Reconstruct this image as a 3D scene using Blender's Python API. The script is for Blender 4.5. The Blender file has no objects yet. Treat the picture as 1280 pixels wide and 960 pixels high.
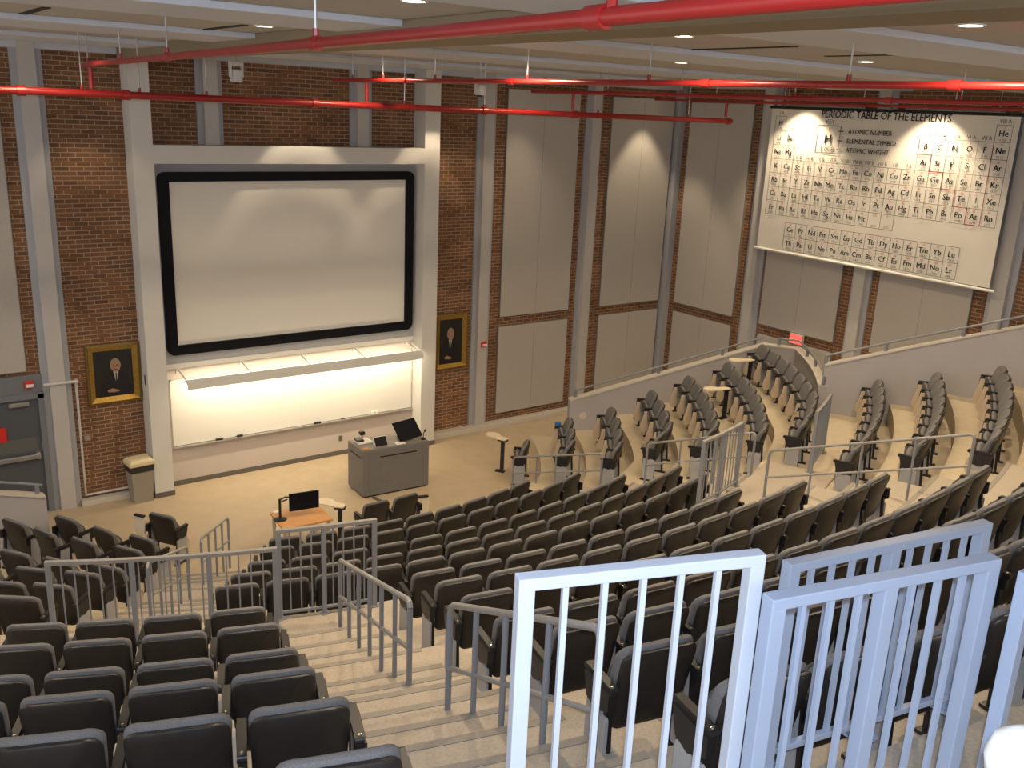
import bpy, bmesh, math, random
from mathutils import Vector, Matrix
random.seed(4)
S = bpy.context.scene
COL = S.collection
R_ = math.radians
PI = math.pi

# ------------------------------------------------------------------ materials
def nodes(m):
    m.use_nodes = True
    nt = m.node_tree
    return nt, nt.nodes, nt.links, nt.nodes['Principled BSDF']

def mat(name, col, rough=.6, metal=0., var=0., scale=12., bump=0., spec=.5, stretch=None):
    m = bpy.data.materials.new(name)
    nt, N, L, b = nodes(m)
    b.inputs['Base Color'].default_value = (*col, 1)
    b.inputs['Roughness'].default_value = rough
    b.inputs['Metallic'].default_value = metal
    b.inputs['Specular IOR Level'].default_value = spec
    if var or bump:
        tc = N.new('ShaderNodeTexCoord')
        vec = tc.outputs['Object']
        if stretch:
            mp = N.new('ShaderNodeMapping'); mp.inputs['Scale'].default_value = stretch
            L.new(vec, mp.inputs['Vector']); vec = mp.outputs['Vector']
        nz = N.new('ShaderNodeTexNoise'); nz.inputs['Scale'].default_value = scale
        nz.inputs['Detail'].default_value = 4
        L.new(vec, nz.inputs['Vector'])
        if var:
            mr = N.new('ShaderNodeMapRange')
            mr.inputs['From Min'].default_value = .25; mr.inputs['From Max'].default_value = .75
            mr.inputs['To Min'].default_value = 1 - var; mr.inputs['To Max'].default_value = 1 + var
            L.new(nz.outputs['Fac'], mr.inputs['Value'])
            mx = N.new('ShaderNodeMix'); mx.data_type = 'RGBA'; mx.blend_type = 'MULTIPLY'
            mx.inputs['Factor'].default_value = 1
            mx.inputs['A'].default_value = (*col, 1)
            L.new(mr.outputs['Result'], mx.inputs['B'])
            L.new(mx.outputs['Result'], b.inputs['Base Color'])
        if bump:
            bp = N.new('ShaderNodeBump'); bp.inputs['Strength'].default_value = bump
            bp.inputs['Distance'].default_value = .004
            L.new(nz.outputs['Fac'], bp.inputs['Height'])
            L.new(bp.outputs['Normal'], b.inputs['Normal'])
    return m

def emis(name, col, st):
    m = bpy.data.materials.new(name)
    nt, N, L, b = nodes(m)
    b.inputs['Base Color'].default_value = (*col, 1)
    b.inputs['Emission Color'].default_value = (*col, 1)
    b.inputs['Emission Strength'].default_value = st
    return m

def brick(name, axis):
    m = bpy.data.materials.new(name)
    nt, N, L, b = nodes(m)
    g = N.new('ShaderNodeNewGeometry')
    sp = N.new('ShaderNodeSeparateXYZ'); L.new(g.outputs['Position'], sp.inputs[0])
    cb = N.new('ShaderNodeCombineXYZ')
    L.new(sp.outputs[axis], cb.inputs[0]); L.new(sp.outputs['Z'], cb.inputs[1])
    t = N.new('ShaderNodeTexBrick')
    t.offset = .5
    t.inputs['Scale'].default_value = 1
    t.inputs['Brick Width'].default_value = .235
    t.inputs['Row Height'].default_value = .078
    t.inputs['Mortar Size'].default_value = .0075
    t.inputs['Mortar Smooth'].default_value = .15
    t.inputs['Bias'].default_value = -.15
    t.inputs['Color1'].default_value = (.225, .102, .044, 1)
    t.inputs['Color2'].default_value = (.110, .050, .025, 1)
    t.inputs['Mortar'].default_value = (.36, .26, .175, 1)
    L.new(cb.outputs[0], t.inputs['Vector'])
    nz = N.new('ShaderNodeTexNoise'); nz.inputs['Scale'].default_value = 1.3; nz.inputs['Detail'].default_value = 5
    L.new(cb.outputs[0], nz.inputs['Vector'])
    mr = N.new('ShaderNodeMapRange'); mr.inputs['From Min'].default_value = .3; mr.inputs['From Max'].default_value = .7
    mr.inputs['To Min'].default_value = .78; mr.inputs['To Max'].default_value = 1.22
    L.new(nz.outputs['Fac'], mr.inputs['Value'])
    mx = N.new('ShaderNodeMix'); mx.data_type = 'RGBA'; mx.blend_type = 'MULTIPLY'; mx.inputs['Factor'].default_value = 1
    L.new(t.outputs['Color'], mx.inputs['A']); L.new(mr.outputs['Result'], mx.inputs['B'])
    L.new(mx.outputs['Result'], b.inputs['Base Color'])
    bp = N.new('ShaderNodeBump'); bp.inputs['Strength'].default_value = .5; bp.inputs['Distance'].default_value = .01
    bp.invert = True
    L.new(t.outputs['Fac'], bp.inputs['Height']); L.new(bp.outputs['Normal'], b.inputs['Normal'])
    b.inputs['Roughness'].default_value = .85
    return m

M = dict(
    brickx=brick('brick_front', 'X'), bricky=brick('brick_side', 'Y'),
    acoustic=mat('acoustic_fabric', (.46, .425, .385), .95, var=.06, scale=60, bump=.2),
    acoustic_edge=mat('panel_edge', (.22, .195, .165), .9),
    pilaster=mat('grey_paint', (.50, .475, .45), .55, var=.03, scale=3),
    flange=mat('blue_grey_paint', (.38, .385, .41), .55),
    white=mat('white_paint', (.66, .64, .60), .6, var=.02, scale=2),
    wallpink=mat('board_wall_paint', (.52, .46, .42), .6, var=.02, scale=2),
    surround=mat('screen_surround', (.34, .34, .36), .6),
    screen=mat('projection_screen', (.76, .73, .67), .75),
    black=mat('black_frame', (.006, .006, .009), .5, spec=.15),
    blackp=mat('black_plastic', (.014, .013, .013), .42),
    board=mat('whiteboard_gloss', (.72, .70, .66), .25),
    alu=mat('aluminium', (.55, .54, .52), .35, .8),
    base=mat('dark_baseboard', (.12, .105, .09), .6),
    floor=mat('beige_floor', (.47, .37, .25), .55, var=.07, scale=3),
    tier=mat('lit_tier_floor', (.53, .44, .31), .6, var=.06, scale=5),  # brighter floor copy; strong light on the wing put into the colour
    riser=mat('riser_paint', (.45, .43, .39), .6),
    carpet=mat('aisle_concrete', (.37, .315, .25), .8, var=.13, scale=45, bump=.15),
    nosing=mat('nosing_strip', (.255, .225, .19), .8, var=.1, scale=60),
    parapet=mat('parapet_paint', (.40, .375, .375), .6, var=.03, scale=2),
    cap=mat('parapet_cap', (.58, .53, .46), .5),
    shell=mat('chair_shell', (.022, .0185, .016), .42, var=.12, scale=20),
    cushion=mat('chair_fabric', (.155, .147, .144), .95, var=.25, scale=160, bump=.3),
    pan=mat('chair_pan', (.05, .046, .044), .5),
    sidep=mat('chair_side_panel', (.36, .35, .35), .5),
    lamin=mat('tablet_laminate', (.60, .47, .33), .45, var=.04, scale=6),
    cream=mat('cream_laminate', (.75, .64, .47), .4),
    bolt=mat('bolt_metal', (.7, .6, .45), .25, .9),
    rail=mat('grey_rail_paint', (.22, .228, .25), .38, var=.04, scale=8),
    railw=mat('flash_pale_rail_paint', (.50, .53, .60), .42, var=.04, scale=5),  # nearest rail copy; pale cool flash light put into the colour
    railb=mat('flash_blue_rail_paint', (.33, .38, .49), .42, var=.04, scale=5),  # foreground rail copy; blue tint of the camera flash put into the colour
    railt=mat('handrail_paint', (.26, .25, .24), .3),
    red=mat('red_pipe_paint', (.29, .014, .012), .35),
    rod=mat('hanger_rod', (.45, .44, .43), .4, .6),
    ceil=mat('ceiling_tile', (.42, .395, .36), .9, var=.03, scale=4),
    spine=mat('shaded_spine_brown', (.26, .205, .13), .8),  # tan drop beam; shade of its underside put into a browner colour
    beam=mat('ceiling_beam_paint', (.54, .56, .62), .7),
    can=mat('can_trim', (.75, .73, .7), .4),
    lamp=emis('lamp_glow', (1, .86, .62), 14),
    tube=emis('tube_glow', (1, .88, .62), 5),
    gold=mat('gilt_frame', (.42, .26, .05), .35, .6, var=.25, scale=30),
    goldd=mat('dark_gilt', (.2, .12, .03), .45, .4, var=.2, scale=30),
    canvas=mat('dark_canvas', (.016, .014, .013), .5, var=.3, scale=6),
    suit=mat('painted_suit', (.009, .009, .012), .5),
    skin=mat('painted_skin', (.36, .20, .12), .55, var=.2, scale=40),
    hair=mat('painted_grey_hair', (.30, .25, .20), .6),
    shirt=mat('painted_shirt', (.5, .47, .42), .6),
    podium=mat('podium_grey', (.155, .145, .142), .5, var=.05, scale=5),
    podtop=mat('podium_top', (.22, .19, .16), .4),
    wood=mat('orange_wood', (.56, .27, .085), .4, var=.16, scale=4, stretch=(1, 9, 1)),
    paper=mat('paper', (.8, .78, .72), .8),
    bin=mat('bin_plastic', (.29, .26, .21), .55),
    binlid=mat('bin_lid', (.66, .57, .36), .5),
    bag=mat('black_bag', (.02, .02, .022), .3),
    door=mat('door_grey', (.085, .09, .10), .45),
    doorf=mat('door_frame', (.17, .18, .20), .5),
    glass=mat('door_glass', (.13, .13, .125), .12),
    sred=mat('red_box', (.62, .03, .025), .4),
    exitr=emis('exit_red', (.9, .08, .06), 1.6),
    poster=mat('banner_vinyl', (.74, .70, .62), .65, var=.03, scale=2),
    ink=mat('black_ink', (.012, .012, .012), .8),
    inkg=mat('grid_ink', (.10, .08, .07), .8),
    inkr=mat('red_ink', (.62, .10, .10), .8),
    blue=mat('blue_item', (.02, .16, .42), .5),
    camw=mat('camera_housing', (.62, .60, .57), .45),
    slot=mat('air_slot', (.01, .01, .01), .8),
    cable=mat('cable', (.3, .25, .18), .6),
)

# ------------------------------------------------------------------ mesh helpers
class MB:
    def __init__(s): s.bm = bmesh.new(); s.mi = 0
    def faces(s, vs, fs):
        v = [s.bm.verts.new(p) for p in vs]
        for f in fs:
            try:
                fc = s.bm.faces.new([v[i] for i in f]); fc.material_index = s.mi
            except ValueError: pass
        return s
    def box(s, x0, x1, y0, y1, z0, z1, bev=0):
        vs = [(x, y, z) for x in (x0, x1) for y in (y0, y1) for z in (z0, z1)]
        fs = [(0, 1, 3, 2), (4, 6, 7, 5), (0, 4, 5, 1), (2, 3, 7, 6), (0, 2, 6, 4), (1, 5, 7, 3)]
        if not bev: return s.faces(vs, fs)
        b = bmesh.new(); v = [b.verts.new(p) for p in vs]
        for f in fs: b.faces.new([v[i] for i in f])
        bmesh.ops.recalc_face_normals(b, faces=b.faces)
        bmesh.ops.bevel(b, geom=b.edges[:], offset=bev, segments=2, affect='EDGES', profile=.6)
        s.merge(b); return s
    def merge(s, b, mx=None):
        mp = {}
        for v in b.verts: mp[v] = s.bm.verts.new(mx @ v.co if mx else v.co)
        for f in b.faces:
            try: s.bm.faces.new([mp[v] for v in f.verts]).material_index = s.mi
            except ValueError: pass
        b.free()
    def obox(s, a, b, w, h, up=(0, 0, 1), bev=0):
        """box running from a to b, w wide (sideways) and h tall"""
        a, b = Vector(a), Vector(b); d = b - a; L = d.length; d.normalize()
        up = Vector(up)
        if abs(d.dot(up)) > .95: up = Vector((0, 1, 0)) if abs(d.y) < .9 else Vector((1, 0, 0))
        sd = d.cross(up).normalized(); up = sd.cross(d)
        t = MB(); t.box(0, L, -w/2, w/2, -h/2, h/2, bev)
        mx = Matrix((( d.x, -sd.x, up.x, a.x), (d.y, -sd.y, up.y, a.y), (d.z, -sd.z, up.z, a.z), (0, 0, 0, 1)))
        s.merge(t.bm, mx); return s
    def tube(s, pts, r, n=10, caps=True):
        pts = [Vector(p) for p in pts]; rings = []
        prev = None
        for i, p in enumerate(pts):
            if i == 0: d = pts[1] - p
            elif i == len(pts) - 1: d = p - pts[i - 1]
            else: d = (pts[i + 1] - p).normalized() + (p - pts[i - 1]).normalized()
            d.normalize()
            if prev is None:
                q = Vector((0, 0, 1)) if abs(d.z) < .9 else Vector((1, 0, 0))
                u = d.cross(q).normalized()
            else:
                u = (prev - d * prev.dot(d)).normalized()
            prev = u; w = d.cross(u)
            rr = r[i] if isinstance(r, (list, tuple)) else r
            rings.append([s.bm.verts.new(p + rr * (math.cos(2*PI*k/n) * u + math.sin(2*PI*k/n) * w)) for k in range(n)])
        for a, b in zip(rings, rings[1:]):
            for k in range(n):
                s.bm.faces.new((a[k], a[(k+1) % n], b[(k+1) % n], b[k])).material_index = s.mi
        if caps:
            s.bm.faces.new(rings[0]).material_index = s.mi; s.bm.faces.new(rings[-1][::-1]).material_index = s.mi
        return s
    def lathe(s, prof, c=(0, 0, 0), n=20):
        c = Vector(c); rings = []
        for r, z in prof:
            rings.append([s.bm.verts.new(c + Vector((r*math.cos(2*PI*k/n), r*math.sin(2*PI*k/n), z))) for k in range(n)])
        for a, b in zip(rings, rings[1:]):
            for k in range(n): s.bm.faces.new((a[k], a[(k+1) % n], b[(k+1) % n], b[k])).material_index = s.mi
        s.bm.faces.new(rings[0]).material_index = s.mi; s.bm.faces.new(rings[-1]).material_index = s.mi
        return s
    def prism(s, poly, h0, h1, fn=None):
        """extrude polygon (2d) between h0 and h1; fn maps (a,b,h)->xyz"""
        fn = fn or (lambda a, b, h: (a, b, h)); n = len(poly)
        vs = [fn(a, b, h0) for a, b in poly] + [fn(a, b, h1) for a, b in poly]
        fs = [tuple(range(n))[::-1], tuple(range(n, 2*n))] + [(i, (i+1) % n, n + (i+1) % n, n + i) for i in range(n)]
        return s.faces(vs, fs)
    def strip(s, A, B, z0, z1):
        """solid between two polylines (2d) of equal length"""
        n = len(A)
        vs = [(*p, z) for z in (z0, z1) for p in A] + [(*p, z) for z in (z0, z1) for p in B]
        f = []
        a0, a1, b0, b1 = 0, n, 2*n, 3*n
        for i in range(n - 1):
            f += [(a1+i, a1+i+1, b1+i+1, b1+i), (a0+i, b0+i, b0+i+1, a0+i+1),
                  (a0+i, a0+i+1, a1+i+1, a1+i), (b0+i, b1+i, b1+i+1, b0+i+1)]
        f += [(a0, a1, b1, b0), (a0+n-1, b0+n-1, b1+n-1, a1+n-1)]
        return s.faces(vs, f)
    def build(s, name, m, parent=None, smooth=False, bevel=0):
        me = bpy.data.meshes.new(name)
        bmesh.ops.recalc_face_normals(s.bm, faces=s.bm.faces)
        s.bm.to_mesh(me); s.bm.free()
        for x in (m if isinstance(m, (list, tuple)) else [m]): me.materials.append(M[x] if isinstance(x, str) else x)
        if smooth:
            me.polygons.foreach_set('use_smooth', [True]*len(me.polygons))
            try: me.set_sharp_from_angle(angle=R_(40))
            except Exception: pass
        o = bpy.data.objects.new(name, me); COL.objects.link(o)
        if parent: o.parent = parent
        return o

def tag(o, label, cat, group=None):
    o['label'] = label; o['category'] = cat
    if group: o['group'] = group
    return o
def thing(name, label, cat, loc=(0, 0, 0), rz=0, group=None):
    o = bpy.data.objects.new(name, None); COL.objects.link(o)
    o.empty_display_size = .1
    o.location = loc; o.rotation_euler = (0, 0, rz)
    return tag(o, label, cat, group)
def struct(o): o['kind'] = 'structure'; return o
def place(ob, m):     # put world-space part meshes under an Empty at loc
    pass

# ------------------------------------------------------------------ camera
F, YAW, PITCH, ROLL = 1180.81, .6384, -.2841, .0443
CAMP = Vector((-4.8807, -17.7933, 7.445))
fwd = Vector((math.sin(YAW)*math.cos(PITCH), math.cos(YAW)*math.cos(PITCH), math.sin(PITCH)))
rt = Vector((math.cos(YAW), -math.sin(YAW), 0)); up = rt.cross(fwd)
r2 = rt*math.cos(ROLL) + up*math.sin(ROLL); u2 = up*math.cos(ROLL) - rt*math.sin(ROLL)
cd = bpy.data.cameras.new('camera'); cam = bpy.data.objects.new('camera', cd); COL.objects.link(cam)
cam.matrix_world = Matrix(((r2.x, u2.x, -fwd.x, CAMP.x), (r2.y, u2.y, -fwd.y, CAMP.y), (r2.z, u2.z, -fwd.z, CAMP.z), (0, 0, 0, 1)))
cd.sensor_fit = 'HORIZONTAL'; cd.sensor_width = 36; cd.lens = F/1280*36; cd.clip_start = .05
S.camera = cam

CX, CY = 2.4129, 2.9241
def pol(R, t, z=None):
    x, y = CX + R*math.cos(R_(t)), CY + R*math.sin(R_(t))
    return (x, y) if z is None else (x, y, z)
WX = 13.28       # right wall
ZC = 8.16        # ceiling

# ------------------------------------------------------------------ shell
struct(MB().box(-9, 15, -24, .4, -.2, 0).build('floor', 'floor'))
struct(MB().box(-9, WX + .3, 0, .3, 0, ZC).build('wall_front', 'brickx'))
struct(MB().box(WX, WX + .3, -24, 0, 0, ZC).build('wall_right', 'bricky'))
struct(MB().box(-9, WX + .3, -24, .3, ZC, ZC + .15).build('ceiling', 'ceil'))
for i, (ya, yb) in enumerate([(-2.9, -1.2), (-6.4, -4.9), (-9.9, -8.6), (-13.2, -12.0), (-16.5, -15.3)]):
    struct(MB().box(-9, WX, ya, yb, ZC - .06, ZC, .01).build('trim_%d' % (20 + i), 'beam'))
struct(MB().box(-9, WX, -.12, 0, ZC - .12, ZC).build('trim_1', 'beam'))
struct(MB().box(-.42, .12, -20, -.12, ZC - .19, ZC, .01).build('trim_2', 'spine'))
# floor joint line of a lighter border in front of the boards, and kerbs
struct(MB().box(.05, 5.45, -.03, 0, 0, .10).build('baseboard_front', 'base'))
struct(MB().box(5.87, 12.9, -.22, 0, 0, .13, .01).build('trim_3', 'cap'))
struct(MB().box(-1.6, -.40, -.2, 0, 0, .10, .01).build('trim_4', 'cap'))
# lower front wall between the big posts
struct(MB().box(0, 5.48, -.02, .0, 0, 6.3).build('trim_5', 'wallpink'))
struct(MB().box(0, 5.48, -.07, -.02, 2.47, 6.26).build('trim_6', 'surround'))
struct(MB().box(0, 5.48, -.09, -.02, 2.40, 2.50, .008).build('trim_7', 'white'))
struct(MB().box(0, 5.48, -.45, 0, 6.244, 6.563).build('trim_8', 'white'))
for i, (a, b) in enumerate([(-.351, 0), (5.48, 5.844)]):
    o = MB(); o.box(a, b, -.45, 0, .10, ZC); struct(o.build('trim_%d' % (9 + i), 'white'))
    struct(MB().box(a - .012, b + .012, -.462, 0, 0, .10).build('trim_%d' % (11 + i), 'base'))

def pilaster(n, c, axis='x', z0=0, z1=ZC, w=.48, d=.15, fw=.26):
    o = MB()
    def bx(a, b, dep, mi):
        o.mi = mi
        if axis == 'x': o.box(a, b, -dep, 0, z0, z1)
        else: o.box(WX - dep, WX, a, b, z0, z1)
    bx(c - w/2, c + w/2, .05, 1); bx(c - fw/2, c + fw/2, d, 0)
    struct(o.build('trim_%d' % n, ['pilaster', 'flange']))
pilaster(30, -1.82); pilaster(31, 7.29); pilaster(32, 10.38)
pilaster(33, 1.16, z0=6.563); pilaster(34, 4.22, z0=6.563)
pilaster(35, -2.95, 'y', w=.52); pilaster(36, -5.90, 'y', w=.46); pilaster(37, -8.92, 'y', w=.5); pilaster(38, -11.9, 'y')
struct(MB().box(WX - .2, WX, -.2, 0, 0, ZC).build('trim_39', 'flange'))

def T(o, root):           # re-express world mesh in the thing's frame
    o.parent = root; o.matrix_parent_inverse = Matrix.Identity(4)
    inv = (Matrix.Translation(root.location) @ root.rotation_euler.to_matrix().to_4x4()).inverted()
    o.data.transform(inv); return o

# acoustic panels (fabric wrapped boards hung on the brick)
def panel_x(x0, x1, z0, z1, label, grp):
    t = thing('acoustic_panel', label, 'wall panel', ((x0+x1)/2, 0, z0), 0, grp)
    T(MB().box(x0 + .012, x1 - .012, -.062, -.012, z0 + .012, z1 - .012, .01).build('fabric_face', 'acoustic'), t)
    o = MB()
    for a in ((x0, x0+.012, z0, z1), (x1-.012, x1, z0, z1), (x0, x1, z0, z0+.012), (x0, x1, z1-.012, z1)): o.box(a[0], a[1], -.055, -.001, a[2], a[3])
    o.box((x0+x1)/2 - .003, (x0+x1)/2 + .003, -.0635, -.05, z0 + .02, z1 - .02)
    T(o.build('edge_frame', 'acoustic_edge'), t)
def panel_y(y0, y1, z0, z1, label, grp):
    t = thing('acoustic_panel', label, 'wall panel', (WX, (y0+y1)/2, z0), 0, grp)
    T(MB().box(WX - .062, WX - .012, y0 + .012, y1 - .012, z0 + .012, z1 - .012, .01).build('fabric_face', 'acoustic'), t)
    o = MB()
    for a in ((y0, y0+.012, z0, z1), (y1-.012, y1, z0, z1), (y0, y1, z0, z0+.012), (y0, y1, z1-.012, z1)): o.box(WX - .055, WX - .001, a[0], a[1], a[2], a[3])
    o.box(WX - .0635, WX - .05, (y0+y1)/2 - .003, (y0+y1)/2 + .003, z0 + .02, z1 - .02)
    T(o.build('edge_frame', 'acoustic_edge'), t)
G1 = 'acoustic panels on the front wall'; G2 = 'acoustic panels on the right wall'
panel_x(7.83, 9.92, 2.69, 7.86, 'tall beige acoustic panel on front wall beside the right-hand portrait', G1)
panel_x(7.81, 9.92, .30, 2.47, 'lower beige acoustic panel on front wall beside the right-hand portrait', G1)
panel_x(10.93, 13.02, 2.68, 7.82, 'tall beige acoustic panel on front wall nearest the room corner', G1)
panel_x(10.93, 13.02, .30, 2.46, 'lower beige acoustic panel on front wall nearest the room corner', G1)
panel_x(-4.3, -2.27, 2.66, 7.86, 'tall beige acoustic panel above the grey door at left edge', G1)
panel_y(-2.45, -.42, 2.68, 7.78, 'tall beige acoustic panel on right wall between corner and banner', G2)
panel_y(-2.45, -.42, .6, 2.46, 'lower beige acoustic panel on right wall between corner and banner', G2)
panel_y(-5.41, -3.28, 2.68, 7.78, 'beige acoustic panel behind left half of the banner above exit sign', G2)
panel_y(-5.41, -3.28, .6, 2.46, 'low beige acoustic panel under the exit sign', G2)
panel_y(-8.38, -6.32, 2.68, 7.78, 'beige acoustic panel behind right half of the banner', G2)

# ------------------------------------------------------------------ screen and boards
t = thing('projection_screen', 'large white projection screen in a thick black frame above the whiteboard', 'screen', (2.77, -.07, 2.675))
def rrect(x0, x1, z0, z1, r, n=5):
    P = []
    for cx, cz, a in ((x1-r, z1-r, 0), (x0+r, z1-r, 90), (x0+r, z0+r, 180), (x1-r, z0+r, 270)):
        for k in range(n + 1): P.append((cx + r*math.cos(R_(a + 90*k/n)), cz + r*math.sin(R_(a + 90*k/n))))
    return P
o = MB()
A = rrect(.126, 5.414, 2.675, 6.077, .14); B = rrect(.325, 5.225, 2.862, 5.905, .004); n = len(A)
vs = [(x, -.15, z) for x, z in A] + [(x, -.15, z) for x, z in B] + [(x, -.07, z) for x, z in A] + [(x, -.09, z) for x, z in B]
fs = []
for i in range(n):
    j = (i + 1) % n
    fs += [(i, j, n+j, n+i), (i, 2*n+i, 2*n+j, j), (n+i, n+j, 3*n+j, 3*n+i)]
o.faces(vs, fs); T(o.build('frame', 'black'), t)
o = MB(); o.box(.3, 5.25, -.10, -.075, 2.85, 5.92); T(o.build('screen_surface', 'screen'), t)

t = thing('whiteboard', 'long white marker board lit from above below the projection screen', 'whiteboard', (2.8, -.02, .8))
o = MB(); o.box(.17, 5.44, -.06, -.02, .84, 2.16); T(o.build('board_surface', 'board'), t)
o = MB(); o.box(.15, 5.46, -.12, -.02, .80, .83, .006); T(o.build('tray', 'alu'), t)
o = MB()
for x in (.17, 2.80, 5.42): o.box(x, x + .012, -.062, -.02, .84, 2.16)
o.box(.15, .17, -.065, -.02, .83, 2.18); o.box(5.44, 5.46, -.065, -.02, .83, 2.18); o.box(.15, 5.46, -.065, -.02, 2.16, 2.18)
T(o.build('edge_frame', 'white'), t)
for i, (x, w, lab) in enumerate([(.97, .14, 'dark eraser at the left end of the whiteboard tray'), (1.40, .12, 'dark eraser beside green marker on the left part of the tray'), (3.08, .15, 'dark felt eraser near the middle of the whiteboard tray')]):
    o = MB(); o.box(x, x + w, -.115, -.066, .831, .865, .006); tag(o.build('eraser', 'blackp'), lab, 'eraser', 'erasers on the whiteboard tray')
tag(MB().tube([(1.2, -.09, .842), (1.33, -.09, .842)], .011, 8).build('marker', 'bin'), 'thin marker lying left of the second eraser on whiteboard tray', 'marker')
tag(MB().tube([(3.70, -.09, .842), (3.80, -.09, .842)], .012, 8).build('marker', 'blackp'), 'black marker on the right half of the whiteboard tray', 'marker')
for x, lab in ((4.44, 'left of the two small white boxes on the whiteboard tray'), (4.53, 'right of the two small white boxes on the whiteboard tray')):
    tag(MB().box(x, x + .06, -.11, -.066, .831, .90, .004).build('marker_box', 'paper'), lab, 'box', 'small boxes on the tray')

t = thing('board_light', 'long tubular light fixture on five brackets washing the whiteboard', 'light fixture', (2.85, -.45, 2.2))
o = MB()
hood = [(-.68, 2.13), (-.66, 2.24), (-.56, 2.29), (-.46, 2.26), (-.45, 2.24), (-.56, 2.27), (-.64, 2.22), (-.66, 2.13)]
o.prism(hood, .30, 5.40, lambda a, b, h: (h, a, b)); T(o.build('hood', 'white', smooth=True), t)
o = MB(); o.tube([(.36, -.575, 2.235), (5.34, -.575, 2.235)], .018, 8); T(o.build('lamp_tube', 'tube'), t)
for x in (.33, 1.58, 2.83, 4.07, 5.36):
    o = MB(); o.tube([(x, -.02, 2.36), (x, -.52, 2.27), (x, -.575, 2.255)], .014, 8)
    o.box(x - .05, x + .05, -.05, -.02, 2.29, 2.43, .006)
    T(o.build('bracket', 'white'), t)

tag(MB().box(3.68, 3.76, -.035, -.02, .32, .44, .004).build('wall_outlet', 'base'), 'small outlet plate low on the wall left of the lectern desk', 'outlet')
tag(MB().box(-1.44, -1.33, -.03, 0, 1.22, 1.31, .006).build('wall_switch', 'alu'), 'small metal switch plate on brick below the left portrait', 'switch')
tag(MB().box(-.355, -.351, -.30, -.22, 2.22, 2.40).build('wall_plate', 'blackp'), 'dark plate on the side of the left white post', 'switch')

# ------------------------------------------------------------------ portraits
def portrait(x0, x1, z0, z1, label, dx):
    t = thing('portrait_painting', label, 'painting', ((x0+x1)/2, 0, z0))
    w, h = x1-x0, z1-z0; b = .13
    def ring(ins, y0, ins2, y1, name, m):
        A = [(x0+ins, z0+ins), (x1-ins, z0+ins), (x1-ins, z1-ins), (x0+ins, z1-ins)]
        B = [(x0+ins2, z0+ins2), (x1-ins2, z0+ins2), (x1-ins2, z1-ins2), (x0+ins2, z1-ins2)]
        o = MB(); vs = [(x, 0, z) for x, z in A] + [(x, y0, z) for x, z in A] + [(x, y1, z) for x, z in B] + [(x, 0, z) for x, z in B]
        fs = []
        for i in range(4):
            j = (i+1) % 4
            for k in range(3): fs.append((4*k+i, 4*k+j, 4*k+4+j, 4*k+4+i))
        o.faces(vs, fs); T(o.build(name, m), t)
    ring(0, -.06, .05, -.075, 'frame', 'goldd'); ring(.045, -.085, b, -.03, 'frame_moulding', 'gold')
    o = MB(); o.box(x0+b-.01, x1-b+.01, -.028, -.01, z0+b-.01, z1-b+.01); cv = T(o.build('canvas', 'canvas'), t)
    cx, cz = (x0+x1)/2 + dx*w, z0 + .62*h
    def flat(poly, m, name, y):
        o = MB(); o.prism(poly, y, y - .003, lambda a, b_, h_: (a, h_, b_)); ob = o.build(name, m)
        ob.parent = cv; inv = Matrix.Translation(t.location).inverted(); ob.data.transform(inv)
    el = lambda cx_, cz_, rx, rz, n=18: [(cx_ + rx*math.cos(2*PI*k/n), cz_ + rz*math.sin(2*PI*k/n)) for k in range(n)]
    s = w*.9
    flat([(cx-.36*s, z0+b), (cx-.37*s, cz-.42*h), (cx-.30*s, cz-.22*h), (cx-.14*s, cz-.10*h), (cx+.14*s, cz-.10*h), (cx+.27*s, cz-.2*h), (cx+.33*s, cz-.42*h), (cx+.33*s, z0+b)], 'suit', 'painted_suit', -.029)
    flat([(cx-.055*s, cz-.085*h), (cx+.055*s, cz-.085*h), (cx+.01*s, cz-.25*h), (cx-.01*s, cz-.25*h)], 'shirt', 'painted_collar', -.033)
    flat([(cx-.012*s, cz-.11*h), (cx+.014*s, cz-.11*h), (cx+.012*s, cz-.27*h), (cx-.008*s, cz-.27*h)], 'suit', 'painted_tie', -.037)
    flat(el(cx, cz+.02*h, .112*s, .108*h), 'hair', 'painted_hair', -.033)
    flat(el(cx+.006*s, cz, .095*s, .10*h), 'skin', 'painted_face', -.037)
    for q in (-1, 1): flat(el(cx + q*.036*s, cz+.018*h, .018*s, .007*h, 8), 'suit', 'painted_eye', -.041)
    flat([(cx-.03*s, cz-.05*h), (cx+.035*s, cz-.05*h), (cx+.03*s, cz-.06*h), (cx-.025*s, cz-.06*h)], 'suit', 'painted_mouth', -.041)
    flat([(cx-.20*s, z0+.22*h), (cx-.10*s, z0+.25*h), (cx+.04*s, z0+.21*h), (cx+.06*s, z0+.19*h), (cx-.04*s, z0+.18*h), (cx-.18*s, z0+.19*h)], 'skin', 'painted_hand', -.033)
portrait(-1.31, -.37, 1.88, 3.01, 'gilt framed portrait of person in dark suit left of the screen', .04)
portrait(6.07, 6.94, 1.60, 2.90, 'gilt framed portrait of person in dark suit right of the screen', -.02)

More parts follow.
